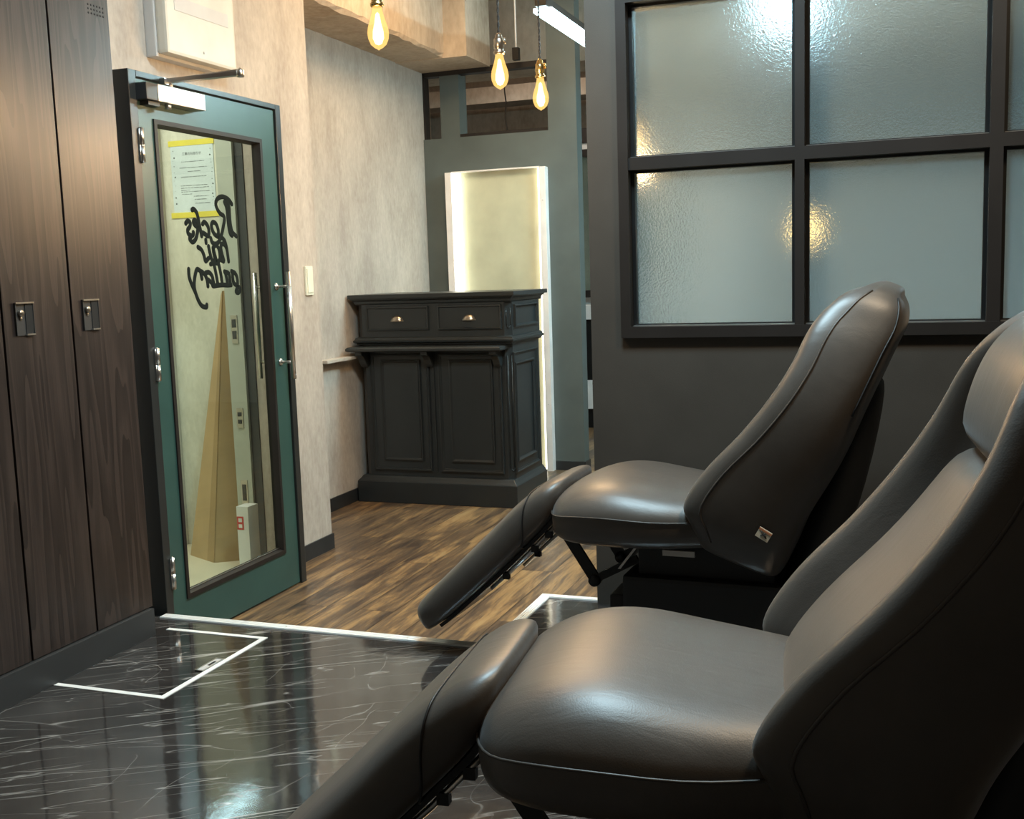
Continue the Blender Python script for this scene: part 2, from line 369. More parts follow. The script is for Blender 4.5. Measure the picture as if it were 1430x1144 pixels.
# back partition in grey teal
w = MB().box(-3.055, -2.18, 6.775, 6.89, WZ, 2.062).box(-2.18, -1.99, 6.775, 6.885, WZ, 3.1).box(-2.935, -2.80, 6.80, 6.93, 2.062, 2.50)
S('wall_back', w, M['teal'], 'grey teal partition wall with open top behind the counter', 'wall')
S('trim_5', MB().box(-3.05, -2.18, 6.79, 6.86, 2.468, 2.505).box(-2.80, -2.18, 6.80, 6.90, 2.062, 2.085).box(-3.055, -3.04, 6.79, 6.86, 2.062, 2.505), M['frame'], 'dark rails framing the opening above the teal partition', 'trim')
S('baseboard_back', MB().box(-2.186, -1.982, 6.767, 6.893, WZ, WZ+.06), M['baseb'], 'dark baseboard at the foot of the teal pillar', 'baseboard')
# dark window wall
X0, X1, Z0, Z1 = -.885, .805, .945, 2.03
w = MB().box(-1.01, X0, 3.555, 3.665, WZ, 3.1).box(X0, 2.4, 3.555, 3.665, WZ, Z0).box(X0, 2.4, 3.555, 3.665, Z1, 3.1).box(X1, 2.4, 3.555, 3.665, Z0, Z1)
S('wall_window', w, M['darkwall'], 'dark umber wall holding the frosted interior window', 'wall')
fr = MB().box(-.901, -.868, 3.535, 3.672, .931, 2.045).box(.788, .821, 3.535, 3.672, .931, 2.045).box(-.868, .788, 3.535, 3.672, .931, .968).box(-.868, .788, 3.535, 3.672, 2.008, 2.045)
fr.box(-.338, -.309, 3.54, 3.67, .968, 2.008).box(.2185, .2555, 3.54, 3.67, .968, 2.008)
for a, b in ((-.868, -.338), (-.309, .2185), (.2555, .788)): fr.box(a, b, 3.54, 3.67, 1.48, 1.52)
win = S('window_1', fr, M['frame'], 'dark framed interior window with six frosted panes', 'window')
for a, b in ((-.868, -.338), (-.309, .2185), (.2555, .788)):
    for c, d in ((.968, 1.48), (1.52, 2.008)):
        p = MB().box(a+.001, b-.001, 3.602, 3.608, c+.001, d-.001).build('pane', M['frosted'], win)
        s = MB()
        for (e, f, g, h) in ((a, a+.012, c, d), (b-.012, b, c, d), (a+.012, b-.012, c, c+.008), (a+.012, b-.012, d-.008, d)): s.box(e, f, 3.578, 3.601, g, h)
        s.build('glazing_bead', M['blackmetal'], p)
        MB().box(a+.004, b-.002, 3.556, 3.578, c, c+.0035).build('sill_highlight', M['alu'], p)  # bright metal line added as the highlight along each pane's bottom edge
# closing walls and ceiling
S('wall_rear', MB().box(-2.63, 2.5, -2.3, -2.2, WZ, 3.1), M['wallpaper'], 'wallpapered wall behind the viewer', 'wall')
S('wall_right', MB().box(2.4, 2.5, -2.2, 3.665, WZ, 3.1), M['darkwall'], 'dark wall on the right of the shampoo room', 'wall')
S('wall_far', MB().box(-4.5, 3.4, 10.1, 10.2, WZ, 3.5), M['salonwall'], 'light plaster end wall of the salon beyond the partition', 'wall')
S('wall_salon_right', MB().box(3.3, 3.4, 3.665, 10.1, WZ, 3.5), M['salonwall'], 'light plaster side wall of the salon', 'wall')
S('wall_salon_left', MB().box(-4.5, -4.4, 4.46, 10.1, WZ, 3.5).box(-4.4, -3.155, 6.80, 6.90, WZ, 3.1), M['salonwall'], 'light plaster left wall of the salon', 'wall')
S('ceiling', MB().box(-4.5, 3.4, -2.3, 10.2, 3.1, 3.25), M['concrete'], 'bare concrete ceiling slab', 'ceiling')
random.seed(3)
bm_ = MB()
# long beam above the recessed wall: ragged formwork arris
ys = [4.556+i*(6.4-4.556)/26 for i in range(27)]
ring = []
for y in ys:
    j = random.uniform(-.012, .012)
    ring.append([(-3.16, y, 2.50), (-2.735+j, y, 2.50+random.uniform(0, .008)), (-2.722+j*.4, y, 2.518+random.uniform(0, .012)), (-2.72, y, 3.1), (-3.16, y, 3.1)])
bm_.loft(ring, True, False)
bm_.box(-3.3, -2.57, 6.392, 6.80, 2.496, 3.1)
S('trim_6', bm_, M['concrete'], 'rough concrete beam running above the recessed wallpapered wall', 'beam')
S('trim_7', MB().box(-4.4, 3.3, 7.55, 7.95, 2.62, 3.1), M['concrete'], 'concrete cross beam over the salon', 'beam')
S('trim_8', MB().box(-4.4, 3.3, 9.2, 9.5, 2.66, 2.80).box(-4.4, 3.3, 9.9, 10.1, 2.3, 3.1), M['concrete'], 'low concrete beam at the far end of the salon', 'beam')
# ------------------------------------------------------------------ lockers
def make_locker(y0, y1):
    cx, cy = -2.5, (y0+y1)/2; h = (y1-y0)/2
    r = thing('locker', 'x', 'locker', (cx, cy, .092))
    MB().box(-2.615, -2.385, y0+.001, y1-.001, .092, 2.18).build('carcass', M['locker'], r)
    d = MB().box(-2.384, -2.360, y0+.0035, y1-.0035, .094, 2.175, .0015).build('door', M['locker'], r)
    py = y0+.043
    lp = MB().box(-2.360, -2.3565, py, py+.068, 1.027, 1.119).box(-2.3565, -2.353, py, py+.002, 1.027, 1.119).box(-2.3565, -2.353, py+.066, py+.068, 1.027, 1.119).build('lock_plate', M['plate'], d)
    MB().box(-2.3565, -2.3545, py+.037, py+.066, 1.029, 1.117).build('finger_recess', M['hole'], lp)
    MB().box(-2.3565, -2.350, py, py+.068, 1.1165, 1.121).build('bright_edge', M['steel'], lp)
    MB().box(-2.3565, -2.3515, py+.036, py+.067, 1.0265, 1.031).build('bright_edge', M['steel'], lp)
    MB().lathe([(.0001, .010), (.008, .010), (.0095, .006), (.0095, 0)], (-2.357, py+.018, 1.09), 16, 'x').box(-2.348, -2.3465, py+.0172, py+.0188, 1.086, 1.094).build('lock_cylinder', M['nickel'], lp)
    MB().lathe([(.0001, .004), (.0045, .004), (.005, 0)], (-2.357, py+.019, 1.075), 12, 'x').build('lock_stud', M['nickel'], lp)
    v = MB()
    for i in range(6):
        for j in range(3):
            v.lathe([(.0001, .0006), (.0033, .0006), (.0033, 0)], (-2.3601, y1-.092+i*.013, 1.988+j*.0125), 10, 'x')
    v.build('vent_holes', M['hole'], d)
    return r
lk = make_locker(2.353, 2.620)
lk['label'] = 'dark oak locker in the middle of the three, with lock plate'
for dy, lb in ((.268, 'dark oak locker right beside the green glass door'), (-.268, 'dark oak locker cut off by the left edge of the picture')):
    c = copy_tree(lk); c.location.y += dy; c['label'] = lb
for o in [o for o in bpy.data.objects if o.name.startswith('locker')]: o['group'] = 'dark oak lockers in a row'
S('baseboard_lockers', MB().box(-2.60, -2.345, 1.5, 2.872, 0, .091, .001), M['charcoal'], 'charcoal plinth running under the dark oak lockers', 'plinth')
# floor hatch
h = thing('floor_hatch', 'white outlined hatch in the black marble floor by the lockers', 'floor hatch', (-2.15, 2.68, 0))
MB().box(-2.344, -1.957, 2.406, 2.424, 0, .002).box(-2.344, -1.957, 2.923, 2.941, 0, .002).box(-1.975, -1.957, 2.424, 2.923, 0, .002).build('frame', M['tape'], h)
l = MB().box(-2.006, -1.976, 2.618, 2.727, .0, .0025).build('latch', M['grey_label'], h)
MB().molding(-2.006, -1.976, 2.618, 2.727, [(0, 0), (0, .004), (.004, .004), (.004, 0)], 'z', .0, 1).build('latch_rim', M['alu'], l)
MB().box(-1.994, -1.986, 2.665, 2.70, .0025, .0035).build('latch_slot', M['hole'], l)

# ------------------------------------------------------------------ glass door
d1 = thing('door_1', 'dark green glazed door with mirrored black shop lettering', 'door', (-2.462, 3.54, WZ), kind='structure')
S('trim_9', MB().box(-2.635, -2.457, 3.078, 3.118, WZ, 1.879).box(-2.555, -2.457, 3.982, 4.020, WZ, 1.879).box(-2.60, -2.457, 3.118, 3.982, 1.858, 1.879).box(-2.60, -2.53, 3.118, 3.135, WZ, 1.858).box(-2.555, -2.53, 3.965, 3.982, WZ, 1.858), M['door_frame'], 'dark steel frame around the green glass door', 'door frame', bev=.002)
gy0, gy1, gz0, gz1 = 3.208, 3.868, .022, 1.722
lf = MB().box(-2.505, -2.466, 3.122, gy0, WZ+.006, 1.853).box(-2.505, -2.466, gy1, 3.978, WZ+.006, 1.853).box(-2.505, -2.466, gy0, gy1, WZ+.006, gz0).box(-2.505, -2.466, gy0, gy1, gz1, 1.853).build('door_leaf', M['green'], d1)
bd = MB().molding(gy0, gy1, gz0, gz1, [(-.006, 0), (-.006, .006), (.010, .006), (.014, -.012), (.018, -.030)], 'x', -2.466, 1).build('glazing_frame', M['frame'], d1)
MB().box(-2.482, -2.4785, gy0+.02, gy1-.016, gz0+.018, gz0+.0205).build('glazing_sill', M['alu'], bd)
gp = MB().box(-2.487, -2.484, gy0+.012, gy1-.012, gz0+.012, gz1-.012).build('glass_pane', M['clear'], d1)
STROKES = [[(3.6685, 1.4615), (3.6503, 1.4769), (3.6207, 1.4853), (3.5948, 1.4839), (3.5722, 1.4728), (3.5639, 1.4552), (3.5724, 1.4359), (3.5879, 1.4217), (3.6085, 1.4138), (3.6135, 1.4002), (3.6042, 1.375), (3.5928, 1.3497), (3.5824, 1.3333), (3.5675, 1.3143), (3.5452, 1.3053), (3.5248, 1.3112), (3.5181, 1.3258)], [(3.6209, 1.4667), (3.6316, 1.446), (3.6354, 1.4211), (3.6376, 1.381), (3.645, 1.3485), (3.6573, 1.3399)], [(3.6344, 1.4711), (3.6498, 1.4518), (3.6495, 1.4091), (3.6541, 1.3714), (3.663, 1.3514), (3.6861, 1.338)], [(3.5611, 1.3341), (3.541, 1.3435), (3.5285, 1.3629), (3.528, 1.3776), (3.5374, 1.3865), (3.5539, 1.3833), (3.565, 1.3688), (3.5692, 1.3491), (3.5611, 1.3341)], [(3.4724, 1.3783), (3.4835, 1.3859), (3.4989, 1.3767), (3.5076, 1.3623), (3.5075, 1.3427), (3.5003, 1.334), (3.4865, 1.3398), (3.4708, 1.3455)], [(3.4137, 1.4277), (3.4239, 1.4305), (3.4388, 1.4204), (3.4467, 1.4015), (3.4518, 1.3752), (3.4575, 1.3536), (3.4614, 1.3344)], [(3.4449, 1.3678), (3.4291, 1.3697), (3.4165, 1.3813), (3.4235, 1.3911), (3.4369, 1.3855), (3.4421, 1.3677), (3.4362, 1.3435), (3.4228, 1.3203), (3.4046, 1.3104), (3.3908, 1.3173), (3.3897, 1.3257), (3.4095, 1.3368), (3.4125, 1.3453)], [(3.3709, 1.3774), (3.3835, 1.3861), (3.3967, 1.3806), (3.3931, 1.3662), (3.38, 1.354), (3.3823, 1.3398), (3.3992, 1.333)], [(3.4855, 1.3191), (3.4861, 1.3101)], [(3.5906, 1.3296), (3.6062, 1.3178), (3.6151, 1.2941), (3.6194, 1.2702), (3.6235, 1.2409)], [(3.6159, 1.2888), (3.6037, 1.3032), (3.5857, 1.3056), (3.5786, 1.291), (3.5833, 1.2673), (3.5923, 1.2415), (3.5788, 1.2436)], [(3.528, 1.2904), (3.5469, 1.3011), (3.5634, 1.2882), (3.5689, 1.2646), (3.5655, 1.2462), (3.5502, 1.2378), (3.5379, 1.2474), (3.5301, 1.2696), (3.528, 1.2904), (3.5362, 1.2644), (3.5466, 1.2378)], [(3.4999, 1.2953), (3.5067, 1.2694), (3.5163, 1.2448), (3.5293, 1.2422)], [(3.4349, 1.2919), (3.4551, 1.2819), (3.4679, 1.2615), (3.4751, 1.2409), (3.495, 1.2513)], [(3.5057, 1.2292), (3.5329, 1.2344), (3.5527, 1.2317)], [(3.5277, 1.2279), (3.5367, 1.1885), (3.5444, 1.149)], [(3.557, 1.2304), (3.5665, 1.1935), (3.573, 1.1497)], [(3.5967, 1.1985), (3.6033, 1.1744), (3.6074, 1.149)], [(3.5923, 1.1998), (3.6192, 1.1929), (3.6246, 1.1661), (3.6283, 1.1486)], [(3.6387, 1.2008), (3.6614, 1.1938), (3.6743, 1.1734), (3.6734, 1.1436), (3.6606, 1.1223), (3.6768, 1.1178), (3.6893, 1.1311), (3.6749, 1.1436), (3.65, 1.1549), (3.6436, 1.1819), (3.6477, 1.198)], [(3.4716, 1.197), (3.4935, 1.1981), (3.5104, 1.1836), (3.516, 1.1626), (3.5211, 1.1481)], [(3.4839, 1.171), (3.5066, 1.1576), (3.5121, 1.147), (3.5435, 1.149), (3.573, 1.1497), (3.605, 1.1483), (3.6306, 1.1486)], [(3.4456, 1.1767), (3.442, 1.2024), (3.4664, 1.1893), (3.4771, 1.1685), (3.48, 1.1477)], [(3.444, 1.2011), (3.4195, 1.2103), (3.404, 1.185), (3.3961, 1.152), (3.4014, 1.1238), (3.417, 1.0926), (3.4363, 1.0739), (3.4617, 1.069), (3.4647, 1.0767)], [(3.3693, 1.2106), (3.3695, 1.1829), (3.3818, 1.1548), (3.3996, 1.1264)]]
def lettering():
    mb = MB()
    for s in STROKES:
        P = cat_rom([(0, a, b) for a, b in s], max(8, 5*len(s)))
        m = MB(); m.tube(P, [.0096]*len(P), 10)
        # round ends
        for e in (P[0], P[-1]): m.lathe([(.0001, -.0100), (.006, -.0078), (.0100, 0), (.006, .0078), (.0001, .0100)], e, 10, 'x')
        m.v = [(-2.4825+x*.12, y, z) for x, y, z in m.v]
        mb.add(m.v, m.f, True)
    return mb
tag(lettering().build('shop_lettering', M['vinyl'], gp), 'mirror-reversed black script lettering on the glass')
for z in (1.63, .882, .135):
    hg = MB().tube([(-2.452, 3.119, z-.057), (-2.452, 3.119, z-.002)], .0085, 10).tube([(-2.452, 3.119, z+.002), (-2.452, 3.119, z+.057)], .0085, 10).tube([(-2.452, 3.119, z-.06), (-2.452, 3.119, z+.06)], .004, 8).box(-2.466, -2.452, 3.108, 3.132, z-.055, z+.055).build('hinge', M['steel'], d1)
for x, nm, lb in ((-2.405, 'pull_handle', None), (-2.566, 'pull_handle', None)):
    hd = MB().tube([(x, 3.925, .752), (x, 3.925, 1.195)], .0095, 14).build(nm, M['steel'], d1)
    for z in (.822, 1.135):
        xs = -2.466 if x > -2.48 else -2.505; sg = 1 if x > -2.48 else -1
        MB().tube([(xs+sg*.004, 3.925, z), (x, 3.925, z)], .006, 10).lathe([(.0001, 0), (.015, 0), (.015, .004*sg), (.009, .008*sg), (.0001, .008*sg)], (xs, 3.925, z), 16, 'x').build('standoff', M['steel'], hd)
cl = MB().box(-2.466, -2.412, 3.172, 3.440, 1.780, 1.838, .004).build('door_closer', M['alu'], d1)
MB().box(-2.466, -2.413, 3.112, 3.172, 1.780, 1.836, .003).build('end_cap', M['charcoal'], cl)
MB().box(-2.466, -2.43, 3.14, 3.20, 1.766, 1.779).build('bracket', M['darkgrey'], cl)
MB().lathe([(.0001, 0), (.012, 0), (.012, .018), (.0001, .018)], (-2.43, 3.245, 1.763), 14).build('valve_cap', M['alu'], cl)
MB().lathe([(.0001, 0), (.013, 0), (.013, .012), (.009, .014), (.009, .030), (.0001, .032)], (-2.436, 3.268, 1.838), 14).box(-2.452, -2.43, 3.235, 3.262, 1.847, 1.868).build('spindle', M['steel'], cl)
ar = MB()
ar.loft([[(x-.0+dx, y+dy, z+dz) for dx, dy, dz in ((-.004, -.012, -.007), (.004, .012, -.007), (.004, .012, .007), (-.004, -.012, .007))] for x, y, z in ((-2.436, 3.262, 1.862), (-2.30, 3.262, 1.861), (-2.15, 3.268, 1.862))], True, False)
ar.lathe([(.0001, -.012), (.013, -.012), (.014, .010), (.008, .014), (.0001, .020)], (-2.145, 3.268, 1.862), 16)
ar.loft([[(x+dx, y+dy, z+dz) for dx, dy, dz in ((-.003, -.007, -.003), (.003, .007, -.003), (.003, .007, .003), (-.003, -.007, .003))] for x, y, z in ((-2.145, 3.272, 1.874), (-2.462, 3.30, 1.874))], True, False)
ar.build('arm', M['steel'], cl)

# behind the glass
n = thing('notice', 'pale blue printed notice taped to the corridor wall', 'notice', (-3.21, 4.44, 1.65))
MB().box(-3.333, -3.092, 4.443, 4.4445, 1.49, 1.816).build('sheet', M['paper'], n)
for a, b, c, d in ((-3.342, -3.085, 1.812, 1.838), (-3.350, -3.080, 1.474, 1.500)):
    MB().box(a, b, 4.4415, 4.443, c, d).build('tape_strip', M['yellow'], n)
tx = MB(); random.seed(5)
for (x0, x1, z) in ((-3.273, -3.147, 1.737), (-3.285, -3.132, 1.709), (-3.24, -3.17, 1.691), (-3.28, -3.138, 1.666), (-3.285, -3.135, 1.625), (-3.285, -3.127, 1.614), (-3.285, -3.235, 1.604), (-3.285, -3.125, 1.596), (-3.28, -3.225, 1.585), (-3.215, -3.135, 1.573), (-3.21, -3.145, 1.558), (-3.21, -3.125, 1.540)):
    x = x0
    while x < x1:
        l = random.uniform(.003, .008); tx.box(x, min(x+l, x1), 4.4423, 4.4432, z-.0016, z+.0016); x += l+random.choice((.0012, .0012, .005))
tag(tx.build('small_print', M['ink2'], n), kind='stuff')
dots = MB()
for sx in (-3.318, -3.107):
    z = 1.79
    while z > 1.51:
        r_ = random.choice((.0012, .002, .0035)); dots.lathe([(.0001, -.0005), (r_, -.0005), (r_, .0005)], (sx+random.uniform(-.006, .006), 4.4428, z), 8, 'y'); z -= random.uniform(.014, .035)
tag(dots.build('snow_border', M['ink'], n), kind='stuff')
cu = bpy.data.curves.new('heading', 'FONT'); cu.body = '工事のお知らせ'; cu.size = .0155; cu.align_x = 'CENTER'
ho = bpy.data.objects.new('heading', cu); COL.objects.link(ho); 
bpy.context.view_layer.update()
hm = bpy.data.meshes.new_from_object(ho.evaluated_get(bpy.context.evaluated_depsgraph_get()))
bpy.data.objects.remove(ho); hm.materials.clear(); hm.materials.append(M['ink'])
ho = bpy.data.objects.new('heading', hm); COL.objects.link(ho); ho.parent = n
ho.location = (-3.213+3.21, 4.4425-4.44, 1.768-1.65); ho.rotation_euler = (pi/2, 0, 0)
cb = thing('cardboard_sheet', 'tall folded brown cardboard leaning in the corridor behind the door glass', 'cardboard', (-3.1, 4.25, WZ))
def slab(q, th=.006):
    a = [Vector(p) for p in q]; nn = (a[1]-a[0]).cross(a[2]-a[0]).normalized()*th
    return MB().add([*a, *[p+nn for p in a]], [[0, 1, 2, 3], [7, 6, 5, 4]]+[[i, i+4, (i+1) % 4+4, (i+1) % 4] for i in range(4)])
b0, b1, b2 = (-3.235, 4.26, WZ), (-3.035, 4.165, WZ), (-2.925, 4.24, WZ)
t0, t1, t2 = (-3.085, 4.43, 1.10), (-3.055, 4.40, 1.12), (-3.005, 4.43, 1.12)
bm1 = tuple(b1[i]*.72+b0[i]*.28 for i in range(3)); tm = tuple(t1[i]*.6+t0[i]*.4 for i in range(3))
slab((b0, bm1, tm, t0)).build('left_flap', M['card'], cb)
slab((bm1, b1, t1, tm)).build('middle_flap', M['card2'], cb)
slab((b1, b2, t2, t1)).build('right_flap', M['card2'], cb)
d2 = thing('door_2', 'pale grey steel door leaf standing open edge-on in the corridor', 'door', (-2.93, 4.3, WZ), kind='structure')
lf2 = MB().box(-2.952, -2.867, 4.26, 4.43, WZ+.01, 1.95).build('door_leaf', M['doorgrey'], d2)
for z0, z1 in ((.88, 1.01), (.487, .58), (.03, .24)):
    k = MB().box(-2.926, -2.892, 4.256, 4.26, z0, z1).build('lock_plate', M['steel'], lf2)
    for e, g in ((z0+.02, (z0+z1)/2-.008), ((z0+z1)/2+.008, z1-.02)): MB().box(-2.919, -2.900, 4.253, 4.256, e, g).build('bolt', M['darkgrey'], k)
S('trim_10', MB().box(-2.866, -2.822, 4.275, 4.44, WZ, 2.05).box(-2.749, -2.672, 4.27, 4.44, WZ, 2.05), M['darkgrey'], 'dark door jambs in the corridor behind the glass', 'door frame')
S('wall_corridor_return', MB().box(-2.821, -2.750, 4.28, 4.44, WZ, 2.3), M['wallpaper'], 'narrow grey wallpapered strip in the corridor behind the glass', 'wall')
wb = thing('carton', 'small white carton with red print at the corridor door foot', 'box', (-2.92, 4.2, WZ))
MB().box(-2.825, -2.765, 4.06, 4.14, WZ, .16).build('body', M['whitebox'], wb)
MB().box(-2.824, -2.79, 4.0588, 4.06, .055, .115).build('red_print', M['red'], wb)
for z in (.063, .09): MB().box(-2.816, -2.798, 4.058, 4.0588, z, z+.017).build('white_mark', M['whitebox'], wb)

# ------------------------------------------------------------------ things on the left wall
pb = thing('wall_box', 'cream plastic box with grey strip mounted above the green door', 'wall box', (-2.63, 3.63, 2.0))
MB().box(-2.63, -2.585, 3.405, 3.852, 1.985, 2.46, .006).build('back_case', M['grey_label'], pb)
fc = MB().box(-2.585, -2.538, 3.412, 3.848, 1.995, 2.45, .012).build('front_cover', M['cream'], pb)
MB().box(-2.539, -2.5365, 3.465, 3.80, 2.155, 2.205).build('grey_strip', M['grey_label'], fc)
MB().lathe([(.0001, .003), (.004, .003), (.005, 0)], (-2.538, 3.63, 2.03), 10, 'x').build('indicator', M['grey_label'], fc)
sw = thing('light_switch', 'tall ivory switch plate on the wall right of the green door', 'switch', (-2.63, 4.46, 1.15))
MB().box(-2.63, -2.620, 4.430, 4.494, 1.088, 1.222, .003).build('plate', M['switch'], sw)
MB().box(-2.620, -2.616, 4.438, 4.486, 1.100, 1.210, .0015).build('rocker', M['switch'], sw)
ws = thing('wall_shelf', 'small grey ledge on the wall left of the black counter', 'shelf', (-3.05, 5.4, .7))
MB().box(-3.0545, -2.985, 5.22, 5.56, .700, .717, .003).build('board', M['wallpaper'], ws)

# ------------------------------------------------------------------ reception counter
ct = thing('reception_counter', 'black panelled counter with two drawers and corbelled ledge in front of the lit panel', 'counter', (-2.53, 5.86, WZ))
ch = .035
def body_poly(x0, x1, y0, y1, c): return [(x0+c, y0), (x1-c, y0), (x1, y0+c), (x1, y1), (x0, y1), (x0, y0+c)]
MB().prism([(-3.033, 5.586), (-2.036, 5.586), (-2.036, 6.125), (-3.033, 6.125)], 'z', WZ, -.02).loft([[(x0, y0, z), (x1, y0, z), (x1, y1, z), (x0, y1, z)] for x0, x1, y0, y1, z in ((-3.033, -2.036, 5.586, 6.125, -.02), (-3.018, -2.050, 5.600, 6.125, -.005), (-3.005, -2.062, 5.612, 6.125, .012))], True, False).build('plinth', M['black_paint'], ct, bev=.003)
MB().prism(body_poly(-2.995, -2.062, 5.622, 6.11, ch), 'z', .005, .80).build('carcass', M['black_paint'], ct)
def slab_prof(x0, x1, y0, y1, prof):
    return [[(x0-e, y0-e, z), (x1+e, y0-e, z), (x1+e, y1, z), (x0-e, y1, z)] for e, z in prof]
MB().loft(slab_prof(-2.995, -2.062, 5.622, 6.13, [(0, .772), (.010, .776), (.012, .784), (.026, .790), (.028, .800), (.020, .806), (.018, .814), (.004, .820)]), True, False).build('waist_moulding', M['black_paint'], ct)
MB().prism(body_poly(-3.005, -2.058, 5.618, 6.12, ch), 'z', .818, 1.02).build('drawer_box', M['black_paint'], ct)
MB().loft(slab_prof(-3.005, -2.058, 5.618, 6.15, [(0, 1.005), (.006, 1.012), (.010, 1.025), (.022, 1.033), (.026, 1.040)]), True, False).build('cornice', M['black_paint'], ct)
MB().box(-3.042, -2.022, 5.586, 6.18, 1.040, 1.064, .004).build('counter_top', M['black_paint'], ct)
lg = MB().loft([[(x0, y0, z), (x1, y0, z), (x1, 5.622, z), (x0, 5.622, z)] for x0, x1, y0, z in ((-3.012, -2.088, 5.505, .742), (-3.022, -2.078, 5.495, .748), (-3.022, -2.078, 5.495, .760), (-3.014, -2.086, 5.503, .768))], True, False).build('ledge', M['black_paint'], ct)
for x in (-2.955, -2.545, -2.132):
    P = [(5.622, .742), (5.520, .742), (5.522, .722), (5.545, .712), (5.565, .690), (5.578, .668), (5.594, .650), (5.606, .648), (5.622, .660)]
    MB().prism(P, 'x', x-.021, x+.021).build('corbel', M['black_paint'], ct, bev=.003)
PR = [(0, 0), (0, .010), (.006, .012), (.012, .004), (.016, .004), (.020, -.002)]
RP = [(0, 0), (.004, .004), (.010, .003), (.030, .009), (.034, .009)]
for a, b in ((-2.925, -2.560), (-2.500, -2.118)):
    p = MB().box(a, b, 5.617, 5.622, .045, .725).molding(a, b, .045, .725, PR, 'y', 5.617, -1).build('front_panel', M['black_paint'], ct)
    MB().box(a+.070, b-.055, 5.612, 5.617, .106, .684).molding(a+.066, b-.050, .102, .688, [(0, 0), (.002, .012), (.008, .014), (.016, .006), (.022, .003)], 'y', 5.617, -1).build('raised_field', M['black_paint'], p)
MB().box(-2.545+.012, -2.545+.018, 5.612, 5.622, .045, .66).box(-2.545-.018, -2.545-.012, 5.612, 5.622, .045, .66).build('centre_stile', M['black_paint'], ct)
for a, b in ((-2.938, -2.545), (-2.490, -2.106)):
    dr = MB().box(a+.01, b-.01, 5.611, 5.618, .866, .984).molding(a, b, .856, .994, [(0, 0), (.002, .012), (.009, .014), (.015, .004), (.02, -.003)], 'y', 5.618, -1).build('drawer', M['black_paint'], ct)
    cx = (a+b)/2; rings = []
    for k in range(9):          # half-dome cup pull
        th = pi*k/8; rr = []
        for j in range(7):
            ph = pi/2*j/6
            rr.append((cx-.037*cos(th), 5.611-.024*sin(th)*cos(ph), .912+.030*sin(th)*sin(ph)))
        rings.append(rr)
    vs = [p for r in rings for p in r]; fs = [[i*7+j, i*7+j+1, (i+1)*7+j+1, (i+1)*7+j] for i in range(8) for j in range(6)]
    cp = MB().add(vs, fs, True).box(cx-.040, cx+.040, 5.6085, 5.6115, .908, .914).build('cup_pull', M['nickel'], dr)
sd = MB().molding(5.668, 5.995, .105, .668, [(0, 0), (.002, .012), (.008, .014), (.016, .006), (.022, .003)], 'x', -2.062, 1).molding(5.648, 6.06, .045, .725, PR, 'x', -2.062, 1).build('side_panel', M['black_paint'], ct)
MB().molding(5.672, 6.07, .862, .990, [(0, 0), (.002, .012), (.009, .014), (.015, .004), (.02, -.003)], 'x', -2.058, 1).build('side_drawer_panel', M['black_paint'], ct)
fl = MB()
for z0, z1 in ((.862, .985), (.06, .72)):
    cx, cy = -2.075, 5.637
    for s in (-1, 1): fl.tube([(cx+s*.009, cy+s*.009, z0+.012), (cx+s*.009, cy+s*.009, z1-.012)], .003, 6)
    fl.tube([(cx-.009, cy-.009, z0+.012), (cx+.003, cy-.003, z0), (cx+.009, cy+.009, z0+.012)], .003, 6)
fl.build('corner_fluting', M['black_paint'], ct)

# ------------------------------------------------------------------ lit panel behind the counter
lp = thing('illuminated_panel', 'tall cream panel lit by white light strips behind the counter', 'lit panel', (-2.54, 6.77, WZ))
MB().box(-2.80, -2.24, 6.766, 6.774, WZ+.01, 1.83).build('back_panel', M['acrylic'], lp)
MB().box(-2.887, -2.842, 6.715, 6.774, WZ, 1.832, .002).build('side_frame', M['white'], lp)
rf = MB().box(-2.232, -2.190, 6.715, 6.774, WZ, 1.832, .002).build('side_frame', M['white'], lp)
for z in (1.62, .3): MB().lathe([(.0001, -.002), (.004, -.002), (.004, 0)], (-2.211, 6.715, z), 8, 'y').build('screw', M['steel'], rf)
MB().box(-2.842, -2.795, 6.722, 6.766, WZ+.01, 1.828).build('light_strip', M['ledwarm'], lp)
MB().box(-2.246, -2.233, 6.73, 6.766, WZ+.01, 1.828).build('light_strip', M['ledwarm'], lp)
MB().box(-2.842, -2.232, 6.72, 6.774, 1.828, 1.836).build('top_cap', M['white'], lp)

